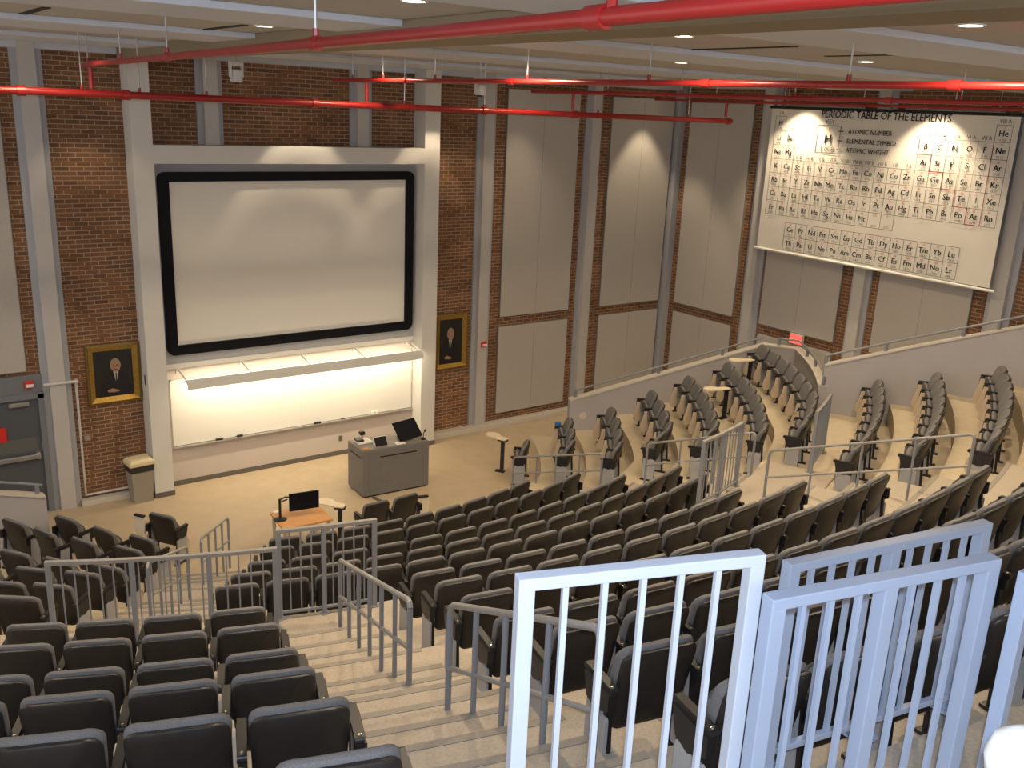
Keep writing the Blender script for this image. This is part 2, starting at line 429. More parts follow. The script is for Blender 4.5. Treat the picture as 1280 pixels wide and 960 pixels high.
# ------------------------------------------------------------------ door, conduit, alarms
o = MB(); o.box(-4.1, -2.05, -.06, 0, 2.25, 2.6); o.box(-2.15, -2.05, -.1, 0, 0, 2.25); o.box(-4.1, -2.05, -.1, 0, 2.17, 2.28)
struct(o.build('trim_40', 'doorf'))
d = struct(MB().box(-3.10, -2.15, -.05, -.005, .02, 2.17, .004).build('door_1', 'door'))
d2 = struct(MB().box(-4.05, -3.12, -.05, -.005, .02, 2.17, .004).build('door_2', 'door'))
for dd, x0, x1 in ((d, -3.04, -2.2), (d2, -4.0, -3.18)):
    o = MB(); o.box(x0, x1, -.15, -.10, 1.07, 1.15, .01); o.box(x0, x0+.06, -.12, -.04, 1.05, 1.17); o.box(x1-.06, x1, -.12, -.04, 1.05, 1.17)
    o.build('panic_bar', 'alu', dd)
    o = MB(); o.box(x0+.03, x1-.03, -.056, -.05, 1.2, 1.45); o.build('push_plate', 'glass', dd)
o = MB(); o.box(-2.62, -2.30, -.12, -.05, 2.06, 2.13, .006); o.build('door_closer', 'alu', d)
tag(MB().box(-2.98, -2.70, -.075, -.052, 1.44, 1.70, .003).build('door_sign', 'sred'), 'red square sign fixed on the grey door', 'sign')
def alarm(x, z, y, label):
    t = thing('fire_alarm', label, 'fire alarm', (x, y, z))
    o = MB(); o.box(-.07, .07, -.06, 0, -.06, .07, .01); o.build('mounting_box', 'sred', t)
    o = MB(); o.box(-.055, .065, -.085, -.055, -.035, .02, .008); o.build('strobe_lens', 'paper', t)
alarm(-2.27, 2.43, -.06, 'red fire alarm strobe above the grey door at left')
alarm(7.32, 2.12, -.15, 'red fire alarm strobe on the pilaster right of the right portrait')
o = MB(); o.tube([(-2.05, -.18, 2.42), (-1.5, -.18, 2.42), (-1.5, -.05, 2.42), (-1.5, -.05, .17), (-.42, -.05, .17)], .025, 8)
tag(o.build('conduit_pipe', 'camw'), 'thin grey conduit pipe running down beside left brick panel to floor', 'pipe')

# exit sign
t = thing('exit_sign', 'lit red exit sign on right wall below the banner', 'sign', (WX - .06, -4.46, 2.565), 0)
o = MB(); o.box(-.06, 0, -.19, .19, -.12, .12, .008); o.build('housing', 'pilaster', t)
o = MB(); o.box(-.066, -.058, -.165, .165, -.10, .10); o.build('lit_face', 'exitr', t)

# ------------------------------------------------------------------ text
dg = None
_tc = {}
def text_geo(s, size, bold=False):
    k = (s, bold)
    if k not in _tc:
        c = bpy.data.curves.new('t', 'FONT'); c.body = s; c.size = 1; c.align_x = 'CENTER'; c.align_y = 'CENTER'
        c.offset = .0
        c.resolution_u = 2
        ob = bpy.data.objects.new('t', c); COL.objects.link(ob)
        bpy.context.view_layer.update()
        dgr = bpy.context.evaluated_depsgraph_get()
        me = ob.evaluated_get(dgr).to_mesh()
        _tc[k] = ([v.co.copy() for v in me.vertices], [tuple(p_.vertices) for p_ in me.polygons])
        ob.evaluated_get(dgr).to_mesh_clear()
        bpy.data.objects.remove(ob); bpy.data.curves.remove(c)
    return _tc[k]
def put_text(mb, s, size, fn, wscale=1., bold=False, align='C'):
    V, Fc = text_geo(s, size, bold)
    if not V: return
    dx = 0
    if align == 'L': dx = -min(v.x for v in V)
    w = max(v.x for v in V) - min(v.x for v in V)
    for sh in ((-.018, .018) if bold else (0,)):
        mb.faces([fn((v.x + dx + sh)*size*wscale, v.y*size + (sh*.3*size)) for v in V], Fc)

# exit lettering
o = MB(); put_text(o, 'EXIT', .15, lambda a, b: (-.068, -a, b), .9, True); o.build('lettering', 'paper', t)

# ------------------------------------------------------------------ banner
PX = WX - .35
t = thing('periodic_table_banner', 'big hanging white banner printed with the periodic table of elements', 'banner', (PX, -6.0, 4.52))
o = MB()
ny, nz = 40, 14
yy = [-3.20 - 5.62*i/ny for i in range(ny+1)]
def wav(i, j): return .006*math.sin(i*.9 + j*.25) - .010*math.exp(-((i - 20 - j*.25)/1.6)**2)*(j/nz)
vs = [(PX + .014 + wav(i, j), yy[i] - .03*(j/nz - 1)*0, 4.55 + (7.70-4.55)*j/nz) for j in range(nz+1) for i in range(ny+1)]
vs2 = [(x + .006, y, z) for x, y, z in vs]
q = (ny+1)
fs = [(j*q+i, j*q+i+1, (j+1)*q+i+1, (j+1)*q+i) for j in range(nz) for i in range(ny)]
nn = len(vs)
fs += [tuple(nn + k for k in f[::-1]) for f in fs]
o.faces(vs + vs2, fs); T(o.build('sheet', 'poster', smooth=True), t)
o = MB(); o.tube([(PX + .015, -3.14, 4.54), (PX + .015, -8.92, 4.50)], .03, 10); T(o.build('bottom_bar', 'paper', smooth=True), t)
o = MB(); o.tube([(PX + .02, -3.14, 7.71), (PX + .02, -8.9, 7.71)], .03, 10)
T(o.build('top_bar', 'slot'), t); o = MB(); o.tube([(PX + .02, -3.6, 7.71), (PX + .02, -3.6, ZC)], .008, 6); o.tube([(PX + .02, -8.4, 7.71), (PX + .02, -8.4, ZC)], .008, 6)
T(o.build('hanging_rods', 'rod'), t)
XI = PX - .004
Y0, Z0c, CW, CH = -3.345, 7.525, .2985, .3095
els = "H He Li Be B C N O F Ne Na Mg Al Si P S Cl Ar K Ca Sc Ti V Cr Mn Fe Co Ni Cu Zn Ga Ge As Se Br Kr Rb Sr Y Zr Nb Mo Tc Ru Rh Pd Ag Cd In Sn Sb Te I Xe Cs Ba La".split()
wts = "1.008 4.003 6.941 9.012 10.81 12.01 14.01 16.00 19.00 20.18 22.99 24.31 26.98 28.09 30.97 32.07 35.45 39.95 39.10 40.08 44.96 47.88 50.94 52.00 54.94 55.85 58.93 58.69 63.55 65.39 69.72 72.59 74.92 78.96 79.90 83.80 85.47 87.62 88.91 91.22 92.91 95.94 (98) 101.1 102.9 106.4 107.9 112.4 114.8 118.7 121.8 127.6 126.9 131.3 132.9 137.3 138.9".split()
cells = []
def rc(Z):
    if Z == 1: return 1, 0
    if Z == 2: return 1, 17
    for a, row in ((3, 2), (11, 3)):
        if a <= Z < a + 8: k = Z - a; return row, (k if k < 2 else k + 10)
    if 19 <= Z <= 36: return 4, Z - 19
    if 37 <= Z <= 54: return 5, Z - 37
    if 55 <= Z <= 57: return 6, Z - 55
for i, e in enumerate(els): cells.append((*rc(i+1), e, str(i+1), wts[i]))
for k, (e, w_) in enumerate(zip("Hf Ta W Re Os Ir Pt Au Hg Tl Pb Bi Po At Rn".split(), "178.5 180.9 183.9 186.2 190.2 192.2 195.1 197.0 200.6 204.4 207.2 209.0 (209) (210) (222)".split())):
    cells.append((6, 3 + k, e, str(72 + k), w_))
for k, (e, w_) in enumerate(zip("Fr Ra Ac Rf Ha Sg Ns Hs Mt".split(), "(223) 226.0 227.0 (261) (262) (263) (262) (265) (266)".split())):
    cells.append((7, k, e, str(87 + k), w_))
cells.append((7, 9, '', '110', '(269)')); cells.append((7, 10, '', '111', '(272)'))
LA = list(zip("Ce Pr Nd Pm Sm Eu Gd Tb Dy Ho Er Tm Yb Lu".split(), "140.1 140.9 144.2 (145) 150.4 152.0 157.3 158.9 162.5 164.9 167.3 168.9 173.0 175.0".split(), range(58, 72)))
AC = list(zip("Th Pa U Np Pu Am Cm Bk Cf Es Fm Md No Lr".split(), "232.0 231.0 238.0 237.0 (244) (243) (247) (247) (251) (252) (257) (258) (259) (260)".split(), range(90, 104)))
mk, mr_, mg, ms = MB(), MB(), MB(), MB()
def P2(y, z): return lambda a, b: (XI, y - a, z + b)
def line(mb, y0, z0, y1, z1, w=.008):
    if abs(y0-y1) < 1e-6: mb.faces([(XI, y0-w/2, z0), (XI, y0+w/2, z0), (XI, y0+w/2, z1), (XI, y0-w/2, z1)], [(0, 1, 2, 3)])
    else: mb.faces([(XI, y0, z0-w/2), (XI, y1, z0-w/2), (XI, y1, z0+w/2), (XI, y0, z0+w/2)], [(0, 1, 2, 3)])
edges = set()
def cell(ytl, ztl, e, num, wt):
    y1, z1 = ytl - CW, ztl - CH
    for E_ in ((ytl, ztl, y1, ztl), (ytl, z1, y1, z1), (ytl, ztl, ytl, z1), (y1, ztl, y1, z1)): edges.add(tuple(round(v, 4) for v in E_))
    yc = ytl - CW/2
    if e: put_text(mk, e, .155, P2(yc, ztl - .155), 1, True)
    put_text(mr_, num, .062, P2(yc, ztl - .05), 1)
    put_text(ms, wt, .058, P2(yc, z1 + .042), 1)
for r, c_, e, n_, w_ in cells: cell(Y0 - c_*CW, Z0c - (r-1)*CH, e, n_, w_)
for k, (e, w_, n_) in enumerate(LA): cell(-3.945 - k*CW, 5.215, e, str(n_), w_)
for k, (e, w_, n_) in enumerate(AC): cell(-3.945 - k*CW, 5.215 - CH, e, str(n_), w_)
for E_ in edges: line(mg, *E_)
def hdr(c_, r, s): put_text(ms, s, .105, P2(Y0 - (c_+.5)*CW, Z0c - (r-1)*CH + .062), .95)
hdr(0, 1, 'I A'); hdr(1, 2, 'II A'); hdr(17, 1, 'VIII A')
for k, s_ in enumerate(['III B', 'IV B', 'V B', 'VI B', 'VII B', 'VIII B', 'VIII B', 'VIII B', 'I B', 'II B']): hdr(2 + k, 4, s_)
for k, s_ in enumerate(['III A', 'IV A', 'V A', 'VI A', 'VII A']): hdr(12 + k, 2, s_)
put_text(mk, 'PERIODIC TABLE OF THE ELEMENTS', .215, P2(-6.03, 7.60), .86, True)
# key
for a in ((-4.50, 7.37, -5.08, 7.37), (-4.50, 6.80, -5.08, 6.80), (-4.50, 7.37, -4.50, 6.80), (-5.08, 7.37, -5.08, 6.80)): line(mg, *a, .014)
put_text(ms, 'KEY', .12, P2(-4.79, 7.45), 1.1); put_text(mk, 'H', .27, P2(-4.79, 7.08), 1, True)
put_text(ms, '1.008', .15, P2(-4.79, 6.88), 1.1); put_text(mr_, '1', .13, P2(-4.79, 7.29))
for z_, s_ in ((7.265, 'ATOMIC NUMBER'), (7.07, 'ELEMENTAL SYMBOL'), (6.885, 'ATOMIC WEIGHT')):
    put_text(ms, s_, .135, P2(-5.27, z_), .95, True, 'L'); line(mg, -5.03, z_, -5.16, z_, .02)
# red staircase between metals and non-metals, noble gas line
g = lambda c_, r: (Y0 - c_*CW, Z0c - (r-1)*CH)
for k in range(5):
    y, z = g(12 + k, 2 + k); line(mr_, y, z, y, z - CH, .018)
    if k < 5: line(mr_, y, z - CH, y - CW, z - CH, .018)
y, z = g(17, 2); line(mr_, y, z, y, z - 6*CH + CH, .016)
line(mr_, g(12, 2)[0], g(12, 2)[1], g(17, 2)[0], g(17, 2)[1], .008)
for mb, nm, m_ in ((mk, 'black_lettering', 'ink'), (mr_, 'red_lettering', 'inkr'), (mg, 'table_grid', 'inkg'), (ms, 'small_lettering', 'inkg')):
    T(mb.build(nm, m_), t)

# ------------------------------------------------------------------ tiers
LOWR = [None, 8.83, 9.56, 10.64, 11.43, 12.19]
LOWZ = [0, .30, .51, .86, 1.12, 1.38]
UPR = [None, 13.53, 14.27, 15.25, 16.32, 17.16, 18.09, 19.03, 19.96, 20.9]
UPZ = [None, 1.96, 2.24, 2.63, 3.05, 3.43, 3.84, 4.25, 4.62, 4.98]
def arc(Rf, t0, t1, n=None):
    n = n or max(3, int(abs(t1 - t0)/2) + 1)
    return [pol(Rf(t0 + (t1-t0)*i/n) if callable(Rf) else Rf, t0 + (t1-t0)*i/n) for i in range(n+1)]
def lin(t0, R0, t1, R1):
    return lambda t: R0 + (R1-R0)*max(0, (t-t0)/(t1-t0))
def tier(name, Ra, Rb, t0, t1, z, zb=-.05, m='tier'):
    o = MB(); n = max(3, int(abs(t1-t0)/2))
    o.strip(arc(Ra, t0, t1, n), arc(Rb, t0, t1, n), zb, z)
    ob = o.build(name, [m, 'riser' if m == 'carpet' else m])
    for p_ in ob.data.polygons:
        if abs(p_.normal.z) < .5: p_.material_index = 1
    return struct(ob)
# wing / left row functions of angle:  R at two angles
WING = {0: lin(-57.4, 7.35, -47, 7.0), 1: lin(-60, 8.5, -50.6, 8.08), 2: lin(-61.2, 9.53, -47.9, 8.92), 3: lin(-57.5, 10.33, -45.6, 9.74),
        4: lin(-59, 11.25, -42.9, 10.52), 5: lin(-61.3, 12.2, -40.9, 11.38), 6: lin(-54.5, 12.9, -37.5, 12.25)}
LEFT = {0: lin(-131.3, 7.26, -120.5, 7.84), 1: lin(-133.6, 8.10, -119.8, 8.83), 2: lin(-127.9, 9.44, -119.7, 9.80),
        3: lin(-123.9, 10.52, -119.8, 10.65), 4: lin(-122.4, 11.38, -120.1, 11.44), 5: lin(-130, 12.1, -120.4, 12.19)}
WZ = LOWZ + [1.67]
off = lambda f, d: (lambda t: (f(t) if callable(f) else f) + d)
PARR = 12.97
for k in range(1, 6):
    a = LOWR[k] - .70; b = (LOWR[k+1] - .70) if k < 5 else 12.42
    tier('floor_tier', a, b, -118, -66, LOWZ[k])
    tier('floor_tier', off(LEFT[k], -.7), off(LEFT[k+1], -.7) if k < 5 else 12.42, -152, -118, LOWZ[k])
for k in range(1, 7):
    tier('floor_tier', off(WING[k], -.72), off(WING[k+1], -.72) if k < 6 else PARR + .05, -66, [0, -41.6, -39.6, -38.2, -37, -35.9, -34.8][k], WZ[k])
tier('floor_tier', 12.42, UPR[2] - .74, -152, -66, UPZ[1], m='carpet')
for k in range(2, 8):
    tier('floor_tier', UPR[k] - .74, UPR[k+1] - .74, -152, -72, UPZ[k], m='carpet')
tier('floor_tier', UPR[8] - .74, 24.5, -152, -103.3, UPZ[8], m='carpet')
tier('floor_tier', UPR[8] - .74, 24.5, -103.3, -72, 4.78, m='carpet')
WU = [None, 14.03, 14.95, 15.87, 16.8, 17.73, 18.66]
WUZ = [None, 1.93, 2.30, 2.68, 3.06, 3.43, 3.84]
tier('floor_tier', PARR + .12, WU[2] - .74, -66, -34, WUZ[1])
tier('floor_tier', 13.0, WU[2] - .74, -72, -66, WUZ[1])
for k in range(2, 7): tier('floor_tier', WU[k] - .74, (WU[k+1] - .74) if k < 6 else 24, -72, -40, WUZ[k])

# aisle steps
def stairs(name, prof, edgeL, edgeR, lift=.006):
    """prof: list of (R, z) treads from the bottom; edge functions give the angle at R"""
    o = MB()
    for (Ra, z), (Rb, _) in zip(prof, prof[1:]):
        def q(R, f): return [pol(R, edgeL(R) + (edgeR(R)-edgeL(R))*i/4) for i in range(5)]
        o.mi = 0; o.strip(q(Ra, 0), q(Rb, 0), z - .45, z + lift)
        o.mi = 1; o.strip(q(Ra - .004, 0), q(Ra + .055, 0), z - .03, z + lift + .004)
    return struct(o.build(name, ['carpet', 'nosing']))
def halfsteps(Rs, zs, z0, dR=.42):
    """two treads per tier"""
    out = []
    zp = z0
    for R, z in zip(Rs, zs):
        out += [(R - dR, (zp + z)/2), (R, z)]; zp = z
    return out
# upper centre aisle
pr = [(13.16, UPZ[1])]
Rf = [UPR[k] - .74 for k in range(2, 9)]
pr = [(12.44, UPZ[1])] + halfsteps(Rf, UPZ[2:9], UPZ[1], .46) + [(20.3, 0)]
stairs('stairs_centre', pr, lambda R: -108.45 + (R-14)*.06, lambda R: -103.25 + (R-14)*.02)
# lower left aisle
pr = halfsteps([LOWR[k] - .70 for k in range(1, 6)], LOWZ[1:6], 0) + [(12.0, 1.57), (12.25, 1.77), (12.42, 0)]
stairs('stairs_left', pr, lambda R: -117.9, lambda R: -107.0 - (R-8.8)*1.15)
# right aisle, lower and upper
pr = halfsteps([LOWR[k] - .70 for k in range(1, 6)], LOWZ[1:6], 0) + [(11.95, 1.57), (12.2, 1.77), (12.42, 0)]
stairs('stairs_right', pr, lambda R: -73.6 + (R-8.8)*.5, lambda R: -63.5 - (R-8.8)*.55)
pr = halfsteps([UPR[k] - .74 for k in range(2, 8)], UPZ[2:8], UPZ[1]) + [(19.2, 0)]
stairs('stairs_right_upper', pr, lambda R: -80.2, lambda R: -72.0)

# ------------------------------------------------------------------ parapets
def wall_path(name, pts, zb, th=.16):
    """pts: (x,y,ztop)"""
    o = MB(); n = len(pts)
    nor = []
    for i in range(n):
        a = Vector(pts[max(0, i-1)][:2]); b = Vector(pts[min(n-1, i+1)][:2]); d = (b-a).normalized(); nor.append(Vector((-d.y, d.x)))
    for capz, w, mi, lo in ((0, th/2, 0, None), (.035, th/2 + .02, 1, 0)):
        o.mi = mi; vs = []
        for (x, y, z), nn_ in zip(pts, nor):
            z0_ = zb if lo is None else z
            for s_ in (-1, 1):
                for zz in (z0_, z + capz): vs.append((x + s_*w*nn_.x, y + s_*w*nn_.y, zz))
        fs = []
        for i in range(n-1):
            a = 4*i; b = a + 4
            fs += [(a, a+1, b+1, b), (a+2, b+2, b+3, a+3), (a+1, a+3, b+3, b+1), (a, b, b+2, a+2)]
        fs += [(0, 2, 3, 1), (4*n-4, 4*n-3, 4*n-1, 4*n-2)]
        o.faces(vs, fs)
    return struct(o.build(name, ['parapet', 'cap']))
def cap_rail(label, pts, posts, h=.16, off_=0.):
    t = thing('parapet_handrail', label, 'handrail', (*pts[0][:2], pts[0][2]))
    o = MB(); o.tube([(x, y, z + h) for x, y, z in pts], .022, 8); T(o.build('top_rail', 'rail', smooth=True), t)
    for x, y, z in posts:
        o = MB(); o.box(x - .03, x + .03, y - .025, y + .025, z, z + h, .004); T(o.build('post', 'rail'), t)
low = [(8.25, -2.28, 1.20), (12.45, -4.15, 2.44)]
wall_path('wall_wing_low', low + [(12.62, -4.42, 2.44)], -.02)
curve = [(12.62, -4.42, 2.44)] + [(*pol(PARR, t_), 2.44 + .02*(i/7)) for i, t_ in enumerate([-36.5, -38, -40, -42, -44, -46, -48, -50.5])]
wall_path('wall_wing_curve', curve, 0.5)
o = MB(); o.lathe([(.085, 0), (.085, .004)], (0, 0, 0), 20); ob = o.build('wall_patch', 'cap')
d_ = (Vector(low[1][:2]) - Vector(low[0][:2])).normalized(); n_ = Vector((d_.y, -d_.x, 0))
ob.location = Vector((low[0][0], low[0][1], .86)) + Vector((d_.x, d_.y, 0))*.32 + n_*.081; ob.rotation_euler = n_.to_track_quat('Z', 'Y').to_euler()
tag(ob, 'pale round patch on the lower end of the right parapet wall', 'wall patch')
L3 = lambda a, b, f: tuple(a[i] + (b[i]-a[i])*f for i in range(3))
capz = lambda q_: (q_[0], q_[1], q_[2] + .035)
cap_rail('thin grey handrail along the sloping lower parapet on the right', [capz(L3(low[0], low[1], f)) for f in (.03, .25, .5, .75, .99)], [capz(L3(low[0], low[1], f)) for f in (.03, .45, .78)])
cap_rail('curved grey handrail along the parapet behind the wing top row', [capz(c) for c in curve], [capz(curve[i]) for i in (0, 3, 5, 8)])
hi = [(10.74, -7.02, 2.87), (11.52, -8.3, 3.43), (12.0, -9.6, 3.97), (12.4, -11.0, 4.56), (12.75, -12.5, 5.2)]
wall_path('wall_wing_high', hi, .5)
cap_rail('thin grey handrail along the sloping upper parapet at right edge', [capz(c) for c in hi], [capz(hi[0]), capz(L3(hi[0], hi[1], .7)), capz(L3(hi[1], hi[2], .6)), capz(hi[2])])
lw = [(-3.06, -1.9, 1.05), (-8.0, -3.9, 2.2)]
wall_path('wall_left_low', [(-2.50, -2.05, 1.10), (-6.7, -2.3, 2.4)], -.02)
cap_rail('short grey handrail on the low wall before the left door', [(-2.52, -2.05, 1.14), (-6.7, -2.3, 2.435)], [(-2.60, -2.055, 1.16), (-4.6, -2.17, 1.78)])

# ------------------------------------------------------------------ chairs
def outline(w, z0, z1, rt_, rb, taper=.0, n=6):
    P = []
    for sx, cz, r, a in ((1, z1, rt_, 0), (-1, z1, rt_, 90), (-1, z0, rb, 180), (1, z0, rb, 270)):
        for k in range(n+1):
            an = R_(a + 90*k/n)
            x = sx*(w/2 - r) + r*math.cos(an); z = (cz - r if cz == z1 else cz + r) + r*math.sin(an)
            f = 1 - taper*(z1 - z)/(z1 - z0)
            P.append((x*f, z))
    return P
def pad(P, back, front, bend, bev=.012, dome=.0, tf=None):
    """cushion: outline P (x,z) swept in y; bend(x,z)->y of mid surface"""
    o = MB(); n = len(P)
    cx, cz = 0, sum(q[1] for q in P)/n
    rings = []
    def ring(s, d, dy):
        out = []
        for x, z in P:
            L = math.hypot(x-cx, z-cz); f = max(0, (L - d)/L)*s
            xx, zz = cx + (x-cx)*f, cz + (z-cz)*f
            out.append((xx, bend(xx, zz) + (dy if tf is None or dy <= back + 1e-6 else back + (dy - back)*tf(zz)), zz))
        return out
    spec = [(.45, 0, back - dome), (.8, 0, back - dome*.5), (1, bev, back), (1, bev*.3, back + (front-back)*.15), (1, 0, (back+front)/2), (1, bev*.3, front - (front-back)*.15), (1, bev, front), (.8, 0, front + dome*.5), (.45, 0, front + dome)]
    vs = []; 
    for sp in spec: vs += ring(*sp)
    fs = []
    for k in range(len(spec)-1):
        for i in range(n): fs.append((k*n+i, k*n+(i+1) % n, (k+1)*n+(i+1) % n, (k+1)*n+i))
    fs += [tuple(range(n)), tuple(range((len(spec)-1)*n, len(spec)*n))]
    return o.faces(vs, fs)
ZT = .86
bend = lambda x, z: (ZT - z)*.24 + .05*(x/.24)**2
def chair_parts():
    d = {}
    d['backrest'] = pad(outline(.475, .29, ZT - .014, .085, .05, .05), -.005, .03, bend, .012, .006).build('backrest', 'shell', smooth=True)
    d['back_cushion'] = pad(outline(.492, .36, ZT + .008, .10, .06, .14), .031, .082, bend, .018, .008, lambda z: 1 + 1.1*min(1, max(0, (ZT - z)/.3))).build('back_cushion', 'cushion', smooth=True)
    sb = lambda x, z: .15 + (z - .38)*.34
    d['seat_cushion'] = pad(outline(.42, .36, .665, .15, .08), .0, .055, sb, .02, .012).build('seat_cushion', 'cushion', smooth=True)
    d['seat_pan'] = pad(outline(.41, .37, .655, .15, .08), .058, .085, sb, .012, .008).build('seat_pan', 'pan', smooth=True)
    d['armrest'] = arm(.277); d['side_panel'] = side(.277); d['tablet'] = tablet(.277)
    return d
def arm(x):
    o = MB()
    o.prism(rrect(.05, .37, .595, .635, .018, 3), x - .024, x + .024, lambda a, b, h: (h, a, b))
    o.box(x - .02, x + .02, .07, .12, .50, .60, .006)
    ob = o.build('armrest', 'blackp')
    b = MB(); b.lathe([(.011, 0), (.011, .004), (.006, .006)], (x, .085, .634), 10); bo = b.build('bolt', 'bolt', ob)
    return ob
def side(x):
    o = MB(); o.mi = 1
    o.prism([(.07, .02), (.11, .60), (.14, .60), (.10, .02)], x - .02, x + .02, lambda a, b, h: (h, a, b))
    o.prism([(.27, .02), (.29, .60), (.32, .60), (.30, .02)], x - .02, x + .02, lambda a, b, h: (h, a, b))
    o.box(x - .03, x + .03, .02, .34, 0, .025, .005)
    o.mi = 0
    o.prism([(.10, .03), (.135, .58), (.29, .58), (.275, .03)], x - .013, x + .013, lambda a, b, h: (h, a, b))
    return o.build('side_panel', ['sidep', 'blackp'])
def tablet(x):
    P = [(.30, .57), (.37, .57), (.385, .42), (.43, .30), (.44, .20), (.41, .13), (.35, .11), (.29, .14), (.27, .22), (.29, .36)]
    o = MB(); o.prism(P, x - .048, x - .03, lambda a, b, h: (h, a, b))
    ob = o.build('writing_tablet', 'lamin')
    h_ = MB(); h_.box(x - .03, x - .012, .29, .38, .45, .60, .01); h_.build('tablet_hinge', 'blackp', ob)
    return ob
PROTO = chair_parts()
LEFTP = [arm(-.277), side(-.277)]
def end_panel(sx):
    x = sx*.30; o = MB()
    o.prism(rrect(.08, .30, .05, .44, .02, 2), x - .01, x + .01, lambda a, b, h: (h, a, b)); e = o.build('end_panel', 'sidep')
    o = MB(); o.prism([(.06, .60), (.06, .50), (.14, .46), (.2, .43), (.30, .46), (.34, .60)], x - .014, x + .014, lambda a, b, h: (h, a, b)); o.build('folded_bracket', 'blackp', e)
    return e
EPR, EPL = end_panel(1), end_panel(-1)
PROTOS = list(PROTO.values()) + LEFTP + [EPR, EPL]
def cp(o, parent):
    c = o.copy(); COL.objects.link(c); c.parent = parent
    for ch in o.children:
        g_ = ch.copy(); COL.objects.link(g_); g_.parent = c
    return c
NCH = 0
def chair(R, th, z, label, group, left=False, endR=False, tab=True, tw=0):
    global NCH; NCH += 1
    x, y = pol(R, th)
    t = thing('auditorium_chair', label, 'chair', (x, y, z), R_(th + 90), group)
    t.rotation_euler = (0, 0, R_(th + 90) + tw)
    for k in ('backrest', 'back_cushion', 'seat_cushion', 'seat_pan', 'armrest', 'side_panel'): cp(PROTO[k], t)
    if tab: cp(PROTO['tablet'], t)
    if left:
        for o_ in LEFTP: cp(o_, t)
        cp(EPL, t)
    if endR: cp(EPR, t)
    return t
ORD = 'first second third fourth fifth sixth seventh eighth ninth tenth eleventh twelfth thirteenth fourteenth fifteenth sixteenth'.split()
def row(block, rown, R, z, ths, side_, grp, left=True, endR=True):
    """ths in order counted from the aisle named by side_"""
    n = len(ths)
    lo, hi_ = min(ths), max(ths)
    for i, th in enumerate(ths):
        r = R(th) if callable(R) else R
        tw = -math.atan2((R(th+1.5) - R(th-1.5))/R_(3), r) if callable(R) else 0
        if block == 'front left block': tw -= R_(9 if rown in ('first', 'second', 'third') else 4)
        lab = 'charcoal folding chair, %s from %s in %s row of the %s' % (ORD[i], side_, rown, block)
        chair(r, th, z, lab, grp, left=(th == lo and left), endR=(th == hi_ and endR), tw=tw)
P_ = .554
step = lambda R: math.degrees(P_/R)
# front centre block
t0s = [None, -105.04, -106.30, -107.60, -108.78, -109.59]; ns = [0, 9, 11, 12, 14, 14]
for k in range(1, 6):
    R = LOWR[k]
    row('front centre block', ORD[k-1], R, LOWZ[k], [t0s[k] + i*step(R) for i in range(ns[k])], 'left', 'chairs of the front centre block')
for i, (th, lab) in enumerate([(-91.2, 'left chair of the pair standing on stage floor behind the grey lectern desk'), (-86.6, 'right chair of the pair behind the grey lectern desk, tablet hanging at its side')]):
    chair(7.45, th, 0, lab, 'chairs of the front centre block', left=(i == 0), endR=(i == 1))
# front left block
LT = {0: [-120.5, -125.6, -131.3], 1: [-119.8, -124.6, -129.3, -133.6], 2: [-119.7, -123.9, -127.9, -132], 3: [-119.8, -123.2, -126.8], 4: [-120.1, -122.9, -126], 5: [-120.4, -123.3]}
for k in range(0, 6):
    row('front left block', ORD[k], LEFT[k], LOWZ[k], LT[k], 'the stairs', 'chairs of the front left block')
chair(7.01, -119.7, 0, 'single charcoal chair with raised tablet in front of the front left block', 'chairs of the front left block', left=True, endR=True, tw=R_(-26))
# front right wing
WT = {1: [-50.6, -55.5, -60.2], 2: [-47.9, -52.4, -57.1, -61.2], 3: [-45.6, -49.7, -53.6, -57.5, -61.2], 4: [-42.9, -46.0, -48.8, -52.2, -55.9, -59.0, -62],
      5: [-40.9, -43.9, -46.3, -49.8, -52.5, -55.1, -58.5, -61.3], 6: [-37.5, -40.0, -43.2, -46.0, -48.4, -51.0, -54.5, -57.3, -60.0, -62.6]}
for k in range(1, 7):
    a_, b_, n_ = WT[k][0], WT[k][-1], len(WT[k]); WT[k] = [a_ + (b_-a_)*i/(n_-1) for i in range(n_)]
    row('front right wing', ORD[k-1], WING[k], WZ[k], WT[k], 'the parapet', 'chairs of the front right wing')
chair(7.42, -57.6, 0, 'single charcoal chair on stage floor beside small cream tablet table', 'chairs of the front right wing', left=True, endR=True, tw=R_(15))
# rear centre block
t0u = [None, -101.13, -101.19, -101.72, -102.3, -102.2, -102.46, -102.65]; nu = [0, 9, 10, 11, 12, 12, 13, 6]
for k in range(1, 8):
    R = UPR[k]
    row('rear centre block', ORD[k-1], R, UPZ[k], [t0u[k] + i*step(R) for i in range(nu[k])], 'the centre stairs', 'chairs of the rear centre block')
# rear left block
t1u = {2: -109.53, 3: -109.23, 4: -108.98, 5: -108.85, 6: -108.61, 7: -108.4}
for k, n in ((2, 4), (3, 4), (4, 4), (5, 4), (6, 3), (7, 2)):
    R = UPR[k]
    row('rear left block', ORD[k-2], R, UPZ[k], [t1u[k] - i*step(R) for i in range(n)], 'the centre stairs', 'chairs of the rear left block')
# rear right wing
for k, (ta, n) in {1: (-52.3, 8), 2: (-54.1, 8), 3: (-56.2, 8)}.items():
    R = WU[k]
    row('rear right wing', ORD[k-1], R, WUZ[k], [ta - i*2.29*14/R*1.04 for i in range(n)], 'the parapet', 'chairs of the rear right wing')
for o_ in PROTOS:
    for ch in list(o_.children): bpy.data.objects.remove(ch)
    bpy.data.objects.remove(o_)

